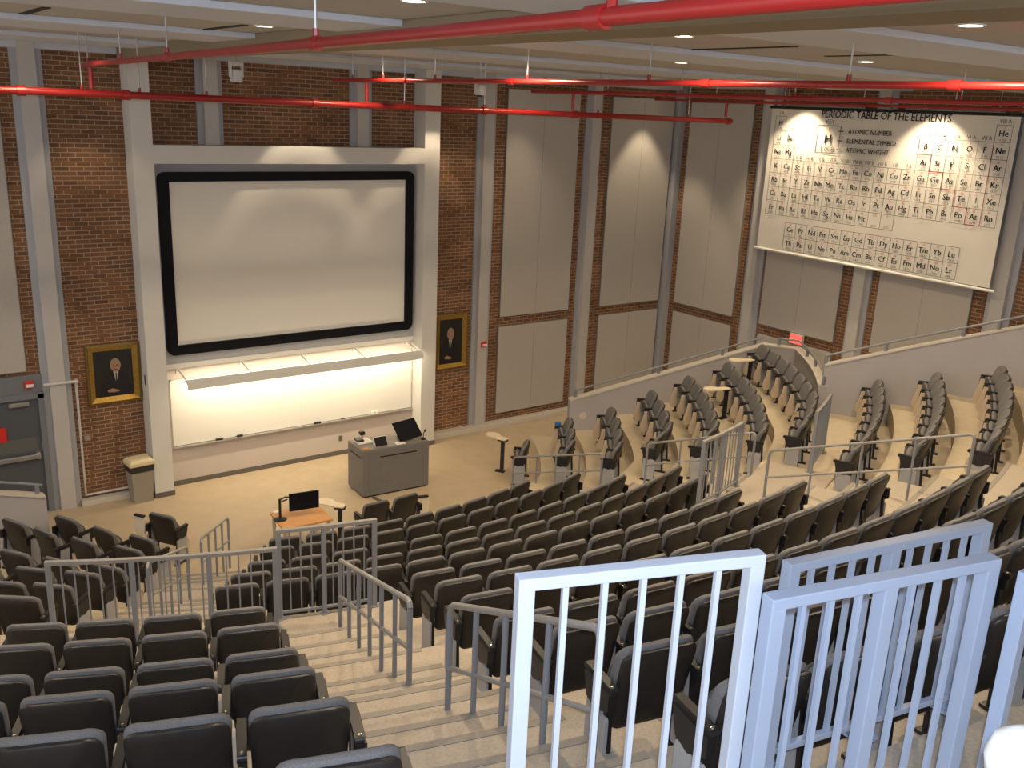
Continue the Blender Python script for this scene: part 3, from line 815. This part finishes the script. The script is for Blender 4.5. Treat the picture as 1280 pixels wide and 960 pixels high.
# blue item on the seat of a wing chair
tag(MB().box(7.34, 7.44, -3.02, -2.92, .94, 1.03, .02).build('cloth_bundle', 'blue'), 'small blue bundle on the front wing chair nearest the parapet', 'cloth')

# ------------------------------------------------------------------ rails
def picket_rail(label, A, B, h, npick, posts, m='rail', pw=.05, bw=.016, zb=.08, curve=None, grp=None, flat=False):
    """A,B: base points (x,y,z). posts: list of fractions"""
    t = thing('guard_rail', label, 'railing', A, 0, grp)
    A, B = Vector(A), Vector(B)
    def pt(f):
        if curve: return Vector(curve(f))
        return A.lerp(B, f)
    N = 10 if curve else 1
    for nm, z, ww, hh in (('top_rail', h - .02, pw, .04), ('bottom_rail', zb, pw*.6, .03)):
        o = MB()
        for i in range(N):
            a_, b_ = pt(i/N), pt((i+1)/N); e_ = (b_ - a_).normalized()*pw*.5
            o.obox(a_ - (e_ if i == 0 else e_*0) + Vector((0, 0, z)), b_ + (e_ if i == N-1 else e_*0) + Vector((0, 0, z)), ww, hh, bev=.004)
        T(o.build(nm, 'railt' if (nm == 'top_rail' and m == 'rail') else m), t)
    dirv = (pt(.51) - pt(.49)).normalized()
    for f in posts:
        p = pt(f); o = MB()
        o.obox(p, p + Vector((0, 0, h - .035)), pw, pw, up=tuple(dirv), bev=.004)
        po = T(o.build('post', m), t)
        o = MB(); o.box(p.x - pw, p.x + pw, p.y - pw, p.y + pw, p.z, p.z + .012); q_ = o.build('foot_plate', m)
        q_.parent = po; q_.data.transform(Matrix.Translation(t.location).inverted())
    for i in range(1, npick):
        f = i/npick
        if any(abs(f - g_) < .45/npick for g_ in posts): continue
        p = pt(f); o = MB(); o.obox(p + Vector((0, 0, zb)), p + Vector((0, 0, h - .035)), bw, bw, up=tuple(dirv))
        T(o.build('picket', m), t)
    return t
def tube_rail(label, pts, h, midh, posts, r=.02, m='rail', pr=.017):
    t = thing('stair_handrail', label, 'handrail', pts[0])
    pts = [Vector(p) for p in pts]
    def pt(f):
        n = len(pts) - 1; i = min(int(f*n), n-1); return pts[i].lerp(pts[i+1], f*n - i)
    d0 = (pts[1] - pts[0]).normalized(); d1 = (pts[-1] - pts[-2]).normalized(); b = .06
    H = Vector((0, 0, h))
    path = [pts[0], pts[0] + H - Vector((0, 0, b)), pts[0] + H - Vector((0, 0, b*.3)) + d0*b*.3, pts[0] + H + d0*b] + [p + H for p in pts[1:-1]] + \
           [pts[-1] + H - d1*b, pts[-1] + H - Vector((0, 0, b*.3)) - d1*b*.3, pts[-1] + H - Vector((0, 0, b)), pts[-1]]
    T(MB().tube(path[1:-1], r, 10).build('top_rail', 'railt', smooth=True), t)
    T(MB().tube([p + Vector((0, 0, midh)) for p in pts], r*.8, 8).build('mid_rail', 'railt', smooth=True), t)
    for f in posts:
        p = pt(f); o = MB(); top = h - (b if f in (0, 1) else .01)
        o.tube([p - Vector((0, 0, .02)), p + Vector((0, 0, top))], pr if f not in (0, 1) else r, 10); T(o.build('post', m, smooth=True), t)
    return t
arcf = lambda R, a, b, z: (lambda f: pol(R, a + (b-a)*f, z))
def arail(label, R, a, b, z, h, npick, posts, **k):
    return picket_rail(label, pol(R, a, z), pol(R, b, z), h, npick, posts, curve=arcf(R, a, b, z), **k)
arail('grey picket guard rail facing the stage at the foot of the centre stairs', 12.47, -107.55, -102.75, UPZ[1], 1.07, 9, [0, .46, 1], bw=.014)
arail('long grey picket guard rail in front of the rear left block', 12.66, -117.75, -107.8, UPZ[1] , .96, 18, [0, .36, .70, 1], bw=.014)
arail('short grey picket guard rail behind front centre block at right stairs', 12.40, -78.2, -72.6, UPZ[1], 1.05, 12, [0, .5, 1], bw=.014)
arail('curved dense picket guard rail beside the wing parapet end', 13.14, -66.5, -61.5, UPZ[1], 1.05, 16, [0, 1], bw=.014)
# tube handrails
st = lambda R: UPZ[1] + max(0, (R - 13.25))*.408
tube_rail('grey tubular handrail on the lower flight of the centre stairs', [pol(R, t_, z) for R, t_, z in ((13.0, -105.0, 2.0), (15.62, -104.85, 2.93))], .86, .44, [0, 1/6, 2/6, 3/6, 4/6, 5/6, 1], .023, pr=.02)
tube_rail('grey tubular handrail on the upper flight of the centre stairs', [pol(R, t_, z) for R, t_, z in ((16.52, -104.75, 3.32), (18.2, -104.0, 4.06))], .92, .44, [0, .22, .44, .72, 1], .023, pr=.02)
tube_rail('grey handrail with posts at the bottom of the left stairs', [(-.15, -3.88, .02), (-.93, -4.95, .28)], .88, .48, [0, .25, .5, .75, 1], .02, pr=.017)
tube_rail('grey handrail with posts at the top of the left stairs', [(-1.33, -5.6, .55), (-2.37, -7.62, 1.45)], .86, .44, [0, .25, .5, .75, 1], .02, pr=.017)
tube_rail('grey handrail at the bottom of the right stairs near the stage', [(5.83, -3.52, 0), (6.42, -5.5, .62)], .70, .36, [0, .28, .5, .76, 1], .02, pr=.017)
tube_rail('grey handrail in the middle of the right stairs', [(6.45, -6.62, 1.05), (6.85, -8.6, 1.8)], .82, .42, [0, .33, .66, 1], .02, pr=.017)
tube_rail('long grey handrail at the top of the right stairs', [(6.03, -9.53, 1.92), (6.30, -12.33, 3.0)], .84, .42, [0, .25, .5, .75, 1], .02, pr=.017)
# foreground rails
picket_rail('flash-tinted picket guard rail behind the last row of rear centre block', (-1.908, -15.717, 4.78), (-.822, -15.922, 4.78), .975, 10, [0, .5, 1], m='railb', pw=.055, bw=.02)
picket_rail('bright flash-lit picket rail nearest the camera over the centre stairs', (-3.36, -15.85, 4.62), (-2.65, -16.10, 4.62), 1.53, 6, [0, 1], m='railw', pw=.05, bw=.018)
picket_rail('flash-blued picket rail with middle post right of the nearest rail', (-2.66, -16.20, 4.78), (-1.80, -16.415, 4.78), 1.27, 8, [0, .5, 1], m='railb', pw=.055, bw=.018)
picket_rail('flash-blued picket rail running back at the right edge', (-1.735, -16.52, 4.78), (-1.755, -17.6, 4.78), 1.24, 9, [0, 1], m='railb', pw=.05, bw=.018)
t = thing('newel_post', 'white round-topped post at the bottom right corner', 'post', (-2.735, -17.0, 4.53))
o = MB(); o.lathe([(.05, 0), (.05, 1.4), (.075, 1.43), (.085, 1.48), (.07, 1.53), (.03, 1.56), (.005, 1.565)], (0, 0, 0), 20); o.build('cap', 'paper', t, smooth=True)

# ------------------------------------------------------------------ stage furniture
# podium
LO, LA_ = Vector((3.022, -2.441, 0)), R_(-2.9)
def LP(x, y, z=.985): return (LO.x + x*math.cos(LA_) - y*math.sin(LA_), LO.y + x*math.sin(LA_) + y*math.cos(LA_), z)
def podium():
    t = thing('lectern_desk', 'big grey equipment lectern with slotted front on the stage floor', 'lectern', tuple(LO), LA_)
    x0, x1, y0, y1 = 0, 1.44, 0, .735
    o = MB(); o.box(x0, x1, y0, y1, .03, .975, .02); o.build('body', 'podium', t)
    o = MB(); o.box(x0 + .36, x1 - .28, y0 - .006, y0 + .01, .80, .822); o.build('front_slot', 'slot', t)
    o = MB(); o.box(x0 - .006, x0 + .01, y0 + .12, y1 - .10, .80, .822); o.build('side_slot', 'slot', t)
    o = MB(); o.box(x0 + .02, x1 - .02, y0 + .03, y1 - .02, .97, .985, .004); o.build('top', 'podtop', t)
    o = MB(); o.box(x0 + .05, x1 - .05, y0 + .03, y1 - .03, 0, .04); o.build('plinth', 'slot', t)
    o = MB()
    for u in (.12, 1.30): o.box(x0 + u, x0 + u + .005, y0 - .003, y0 + .01, .08, .9)
    o.build('panel_joint', 'base', t)
podium()
tag(MB().obox((3.22, -2.475, .012), (3.28, -2.88, .012), .07, .02).build('cable_cover', 'base'), 'dark cable cover strip on floor under the lectern', 'cable cover')
t = thing('document_camera', 'white document camera with dark head on the lectern left end', 'camera', LP(.215, .50), LA_)
o = MB(); o.box(-.14, .16, -.14, .14, 0, .03, .008); o.build('base', 'paper', t)
o = MB(); o.box(-.14, .0, -.08, .12, .03, .07, .01); o.build('console', 'blackp', t)
o = MB(); o.tube([(.02, .05, .03), (.02, .07, .14), (-.02, .02, .20)], .014, 8); o.build('arm', 'alu', t)
o = MB(); o.box(-.06, .04, -.04, .06, .15, .22, .012); o.build('head', 'blackp', t)
t = thing('touch_panel', 'small tilted black touch panel with white top edge on lectern', 'control panel', LP(.46, .19), LA_)
o = MB(); o.prism([(-.05, 0), (.09, 0), (.09, .15), (.06, .16)], -.13, .13, lambda a, b, h: (h, a, b)); o.build('housing', 'paper', t)
o = MB(); o.prism([(-.058, .006), (-.05, 0), (.056, .150), (.048, .154)], -.125, .125, lambda a, b, h: (h, a, b)); o.build('display', 'black', t)
t = thing('interactive_monitor', 'black pen monitor tilted on its stand at lectern right end', 'monitor', LP(1.10, .36), LA_ + R_(14))
o = MB(); o.prism([(-.19, .03), (-.16, .015), (.12, .32), (.09, .34)], -.28, .28, lambda a, b, h: (h, a, b)); o.build('panel', 'black', t)
o = MB(); o.prism([(-.14, .01), (.18, 0), (.14, .06), (.05, .20)], -.1, .1, lambda a, b, h: (h, a, b)); o.build('stand', 'blackp', t)
t = thing('gooseneck_microphone', 'small black microphone clutter on lectern right corner', 'microphone', LP(1.36, .11), LA_)
o = MB(); o.lathe([(.05, 0), (.05, .02), (.02, .03)], (0, 0, 0), 14); o.build('base', 'blackp', t)
o = MB(); o.tube([(0, 0, .02), (0, 0, .12), (.02, -.02, .18)], .009, 8); o.tube([(.02, -.02, .17), (.03, -.03, .21)], .02, 8); o.build('neck', 'blackp', t)
def flatbox(x, y, w_, d_, h_, nm, m_, lab, cat):
    o = MB(); o.box(-w_/2, w_/2, -d_/2, d_/2, 0, h_, .002); ob = o.build(nm, m_); ob.location = LP(x, y); ob.rotation_euler = (0, 0, LA_); tag(ob, lab, cat)
flatbox(.84, .10, .20, .12, .008, 'paper_sheet', 'paper', 'white paper sheet lying on lectern before the monitor', 'paper')
flatbox(.10, .10, .12, .09, .014, 'note_pad', 'wood', 'small yellow note pad on the lectern near corner', 'note pad')

# wooden desk
def cornerz(q, z): return (q[0], q[1], z)
q = [(.565, -4.407), (1.43, -4.436), (1.47, -3.706), (.64, -3.667)]
t = thing('wooden_desk', 'small orange wood desk on stage in front of the first row', 'desk', (1.0, -4.1, 0))
o = MB(); o.prism(q, .70, .73); T(o.build('desk_top', 'wood'), t)
for (x, y) in q:
    x, y = 1.0 + (x-1.0)*.86, -4.05 + (y+4.05)*.86
    o = MB(); o.box(x - .025, x + .025, y - .025, y + .025, 0, .70, .004); T(o.build('leg', 'alu'), t)
t = thing('desk_monitor', 'black computer monitor on an arm over the wooden desk', 'monitor', (.679, -4.02, .73))
o = MB(); o.lathe([(.11, 0), (.11, .012), (.03, .03)], (0, 0, 0), 18); T2 = o.build('arm_base', 'blackp', t)
o = MB(); o.tube([(0, 0, .02), (0, 0, .37)], .022, 10); o.build('column', 'blackp', t)
o = MB(); o.tube([(0, 0, .35), (.12, .05, .36), (.28, .02, .31), (.36, -.03, .29)], .014, 8); o.tube([(0, 0, .31), (.15, .05, .31)], .012, 8); o.build('arm', 'blackp', t)
o = MB(); o.obox((.135, -.06, .29), (.635, -.13, .29), .03, .31, bev=.006); o.build('screen', 'black', t)
tag(MB().box(.68, .77, -3.77, -3.70, .73, .755, .004).build('note_block', 'paper'), 'small white block on the far left corner of wooden desk', 'note block')
tag(MB().tube([(.60, -4.44, .71), (.56, -4.50, .62), (.48, -4.56, .2), (.42, -4.58, .02), (.2, -4.2, .02)], .006, 6).build('cable', 'cable'), 'thin cable hanging from the wooden desk left corner', 'cable')
# tablet tables
def tablet_table(x, y, z, h, rz, label, flip=1):
    t = thing('tablet_table', label, 'table', (x, y, z), rz, 'cream topped tablet tables')
    P = [(-.08, -.05), (.06, -.06), (.08, .0), (.06, .10), (-.10, .14), (-.20, .26), (-.36, .30), (-.46, .24), (-.47, .12), (-.38, .04), (-.2, .0)]
    o = MB(); o.prism([(a*flip, b) for a, b in P], h - .025, h); o.build('table_top', 'cream', t)
    o = MB(); o.box(-.035, .035, -.03, .03, .03, h - .025, .005); o.build('post', 'blackp', t)
    o = MB(); o.box(-.10, .10, -.06, .06, h - .05, h - .02, .005); o.build('bracket', 'blackp', t)
    o = MB(); o.box(-.14, .06, -.05, .05, 0, .035, .01); o.build('foot', 'blackp', t)
tablet_table(6.2, -2.63, 0, .75, R_(-60), 'cream topped tablet table standing beside single chair near the right wing')
tablet_table(1.735, -4.08, 0, .765, R_(-40), 'cream topped tablet table standing between wooden desk and lectern')
x, y = pol(11.16, -47.3); tablet_table(x, y, WZ[5], .66, R_(0), 'cream tablet table in the fifth row of the front right wing')
x, y = pol(11.77, -40.0); tablet_table(x, y, WZ[6], .66, R_(0), 'cream tablet table in the top row of the front right wing')
def leaf(label, R, th, z, m='cream', hz=.62, sx=1):
    x, y = pol(R, th)
    t = thing('raised_tablet', label, 'writing tablet', (x, y, z), R_(th + 90 + 65))
    o = MB(); o.prism([(-.10, 0), (.10, 0), (.13, -.12), (.10, -.30), (0, -.36), (-.10, -.30), (-.12, -.12)], -.01, .01, lambda a, b, h: (h + sx*.02*b, a, b)); o.build('leaf', m, t)
    o = MB(); o.box(-.03, .03, -.10, .10, -.0, .03, .006); o.build('hinge', 'blackp', t)
leaf('cream writing tablet hanging beside right chair behind lectern', 7.2, -82.9, .64)
leaf('pale writing tablet hanging left of the single chair at front left', 6.72, -122.8, .72)

# bin
t = thing('trash_bin', 'tall grey trash bin with beige lid against left brick wall', 'trash bin', (-.60, -.40, 0), R_(5))
o = MB()
def frus(o, a, b, z0, z1, c, d):
    o.faces([(-a, -b, z0), (a, -b, z0), (a, b, z0), (-a, b, z0), (-c, -d, z1), (c, -d, z1), (c, d, z1), (-c, d, z1)], [(0, 1, 2, 3), (4, 5, 6, 7), (0, 1, 5, 4), (1, 2, 6, 5), (2, 3, 7, 6), (3, 0, 4, 7)])
frus(o, .17, .13, 0, .72, .21, .16); o.build('body', 'bin', t)
o = MB(); frus(o, .214, .164, .62, .745, .224, .174); o.build('bag', 'bag', t)
o = MB(); o.box(-.235, .235, -.185, .185, .745, .82, .02); frus(o, .225, .175, .82, .865, .19, .14); o.build('lid', 'binlid', t)

# ------------------------------------------------------------------ sprinkler pipes
ZM, ZB = 7.40, 7.76
def pipe(label, pts, r, joints, hangers, group, nm='sprinkler_pipe', end=None):
    t = thing(nm, label, 'pipe', pts[0], 0, group)
    T(MB().tube(pts, r, 12).build('pipe', 'red', smooth=True), t)
    a, b = Vector(pts[0]), Vector(pts[-1]); d = (b-a).normalized()
    for f in joints:
        p = a.lerp(b, f); T(MB().tube([p - d*.05, p + d*.05], r*1.35, 12).build('coupling', 'red', smooth=True), t)
    for f in hangers:
        p = a.lerp(b, f); o = MB(); o.tube([p + Vector((0, 0, r)), (p.x, p.y, ZC)], .009, 6)
        T(o.build('hanger_rod', 'rod'), t)
        o = MB(); o.tube([p + Vector((0, 0, r + .05)), p + Vector((0, 0, r*.6))], .02, 8); T(o.build('hanger_clamp', 'red'), t)
    return t
pipe('thick red sprinkler main running across the front of the hall', [(-7.5, -4, ZM), (10.7, -4, ZM - .03)], .05,
     [.27, .34, .49, .66, .77, .995], [.31, .35, .40, .575, .66, .80, .93], 'red sprinkler pipes', 'sprinkler_main')
for i, (x, y0, y1, x1, jj, hh, lab) in enumerate([
    (-1.67, -3.1, -18.5, -2.85, [.08, .35, .60, .78], [.05, .20, .35, .60, .785], 'red sprinkler branch pipe nearest the camera, passing over the screen'),
    (2.27, -2.9, -19, 2.6, [.14, .30, .5, .66], [.04, .1, .19, .32, .45, .6], 'red sprinkler branch pipe second from left, passing before the banner title'),
    (6.34, -2.9, -19, 7.9, [.2, .44], [.12, .22, .35, .5], 'red sprinkler branch pipe third from left under the ceiling'),
    (10.43, -2.0, -19, 11.2, [.2, .4], [.1, .2, .3, .4], 'thin red sprinkler branch pipe nearest the banner')]):
    pipe(lab, [(x, y0, ZB), (x1, y1, ZB)], .032 if i < 3 else .026, jj, hh, 'red sprinkler pipes')
    fx = x + (x1-x)*(-4 - y0)/(y1-y0)
    tag(MB().tube([(fx, -4, ZM + .049), (fx, -4, ZB - .031)], .03, 10).build('riser_pipe', 'red', smooth=True),
        'short vertical red riser joining main to %s branch pipe from left' % ORD[i], 'pipe', 'red sprinkler pipes')
for x, y, lab in ((1.2, -4.7, 'brass sprinkler head at the end of the second branch pipe'),):
    pass

# ceiling devices
def ptz(x, y, z, label):
    t = thing('ceiling_camera', label, 'camera', (x, y, z))
    o = MB(); o.tube([(0, 0, .12), (0, 0, ZC - z)], .014, 8); o.lathe([(.05, 0), (.05, .03)], (0, 0, ZC - z - .03), 14); o.build('pole', 'rod', t)
    o = MB(); o.box(-.10, .10, -.05, .05, .06, .12, .01); o.box(-.10, -.075, -.04, .04, -.10, .07, .008); o.box(.075, .10, -.04, .04, -.10, .07, .008); o.build('yoke', 'camw', t)
    o = MB(); o.box(-.07, .07, -.09, .09, -.17, .01, .03); o.build('head', 'camw', t)
    o = MB(); o.lathe([(.05, 0), (.045, -.02), (.03, -.025)], (0, -.0, -.17), 16); o.build('lens', 'blackp', t)
ptz(.33, -3.7, 7.80, 'white camera hanging from the ceiling left of the screen centre')
ptz(4.62, -3.7, 7.80, 'white camera hanging from the ceiling right of the screen')
G = 'recessed ceiling downlights'
spots = []
def can(x, y, r, label, z=ZC, glow=True):
    t = thing('downlight', label, 'ceiling light', (x, y, z), 0, G)
    o = MB()
    n = 20
    vs = [(rr*math.cos(2*PI*k/n), rr*math.sin(2*PI*k/n), zz) for rr, zz in ((r*1.25, -.001), (r*1.2, -.012), (r, -.012), (r*.95, .0)) for k in range(n)]
    o.faces(vs, [(q_*n+k, q_*n+(k+1) % n, (q_+1)*n+(k+1) % n, (q_+1)*n+k) for q_ in range(3) for k in range(n)]); o.build('trim_ring', 'can', t)
    o = MB(); o.lathe([(r*.96, -.004), (r*.96, -.002)], (0, 0, 0), n); o.build('lens', 'lamp', t)
cans = [(-1.2, -11.45, 'leftmost round downlight cut by top picture edge'), (-.85, -7.75, 'small downlight in ceiling left of the nearest red pipe'),
        (2.0, -8.25, 'downlight above the red branch pipe in the middle of ceiling'), (1.85, -11.15, 'downlight right of the nearest red pipe in pink-tinted tile'),
        (5.2, -7.85, 'small downlight just above second branch pipe near hall centre'), (2.0, -13.85, 'large round downlight at the top right of the picture'),
        (5.5, -10.6, 'downlight above the banner title near picture right')]
for x, y, lab in cans: can(x, y, .085, lab)
wash = [(-.1, -1.7, 'front wall downlight above the left white post'), (2.75, -1.7, 'front wall downlight above the screen middle'), (5.62, -1.7, 'front wall downlight above the right white post'),
        (8.0, -.9, 'front wall downlight above the first tall acoustic panel'), (11.95, -.75, 'front wall downlight above the corner acoustic panel'),
        (12.5, -1.42, 'right wall downlight between corner and banner'), (12.3, -4.15, 'right wall downlight above left part of the banner'), (12.3, -7.25, 'right wall downlight above right part of the banner'),
        (9.0, -5.05, 'bright downlight reflected on the second branch pipe'), (9.6, -9.8, 'bright downlight over the wing near the picture right edge')]
for x, y, lab in wash: can(x, y, .095, lab)
for x, y, lab in ((-1.0, -6.9, 'dark air slot in the ceiling left of nearest pipe'), (-2.9, -6.9, 'dark air slot in ceiling near the left picture edge'), (3.3, -10.6, 'dark air slot in ceiling right of the drop beam'), (4.6, -11.4, 'dark air slot in ceiling at upper right of picture')):
    tag(MB().box(x - .04, x + .04, y - .7, y + .7, ZC - .008, ZC).build('air_vent', 'slot'), lab, 'air vent', 'air slots in the ceiling')

# ------------------------------------------------------------------ lights
WARM = (1, .80, .54)
def spot(x, y, z, tx, ty, tz, e, ang=80, blend=.5, col=WARM, r=.06):
    l = bpy.data.lights.new('spot', 'SPOT'); l.energy = e; l.color = col; l.spot_size = R_(ang); l.spot_blend = blend; l.shadow_soft_size = r
    o = bpy.data.objects.new('spot_lamp', l); COL.objects.link(o); o.location = (x, y, z)
    o.rotation_euler = (Vector((tx, ty, tz)) - Vector((x, y, z))).to_track_quat('-Z', 'Y').to_euler()
for x, y, _ in cans: spot(x, y, ZC - .03, x, y, 0, 370, 152, .9)
for x, y in ((5.2, -4.9), (8.4, -7.6), (8.4, -11.2), (-2.5, -4.9), (2.0, -4.9), (9.6, -5.0), (5.4, -13.8), (-4.5, -8)): spot(x, y, ZC - .03, x, y, 0, 370, 152, .9)
for x, y, _ in wash[:3]: spot(x, y, ZC - .03, x, -.56, 5.0, 4000, 57, .45)
for x in (-1.1, 6.5): spot(x, -1.7, ZC - .03, x, -.40, 5.0, 1200, 56, .5)
spot(8.0, -.9, ZC - .03, 8.6, -.6, 0, 160, 70, 1.0)
spot(11.95, -.75, ZC - .03, 11.95, -.55, 0, 260, 64, .45)
spot(12.5, -1.42, ZC - .03, 12.7, -1.42, 0, 260, 64, .45)
for x, y, _ in wash[6:8]: spot(x, y, ZC - .03, x + .45, y, 5.2, 420, 90, .6)
for x, y, _ in wash[8:10]: spot(x, y, ZC - .03, x, y, 0, 900, 95, .6)
def area(loc, tgt, sx, sy, e, col):
    l = bpy.data.lights.new('area', 'AREA'); l.energy = e; l.color = col; l.shape = 'RECTANGLE'; l.size = sx; l.size_y = sy
    o = bpy.data.objects.new('area_lamp', l); COL.objects.link(o); o.location = loc
    o.rotation_euler = (Vector(tgt) - Vector(loc)).to_track_quat('-Z', 'Y').to_euler()
    return o
area((2.85, -.56, 2.21), (2.85, -.12, 1.5), 5.0, .05, 62, (1, .84, .58))
area((2.85, -.50, 2.30), (2.85, -.1, 2.6), 5.0, .04, 5, (1, .84, .58))
# camera flash of the photographer
spot(*(CAMP + Vector((0, 0, .10)) - fwd*.05), *(CAMP + fwd*4), 700, 95, .6, (.66, .80, 1.0), .03)

w = bpy.data.worlds.new('world'); S.world = w; w.use_nodes = True
w.node_tree.nodes['Background'].inputs[0].default_value = (1, .95, .90, 1)
w.node_tree.nodes['Background'].inputs[1].default_value = 1.3
S.view_settings.view_transform = 'Standard'; S.view_settings.look = 'None'
S.view_settings.gamma = 1; S.view_settings.exposure = .15; S.view_settings.use_curve_mapping = False
print('chairs', NCH)
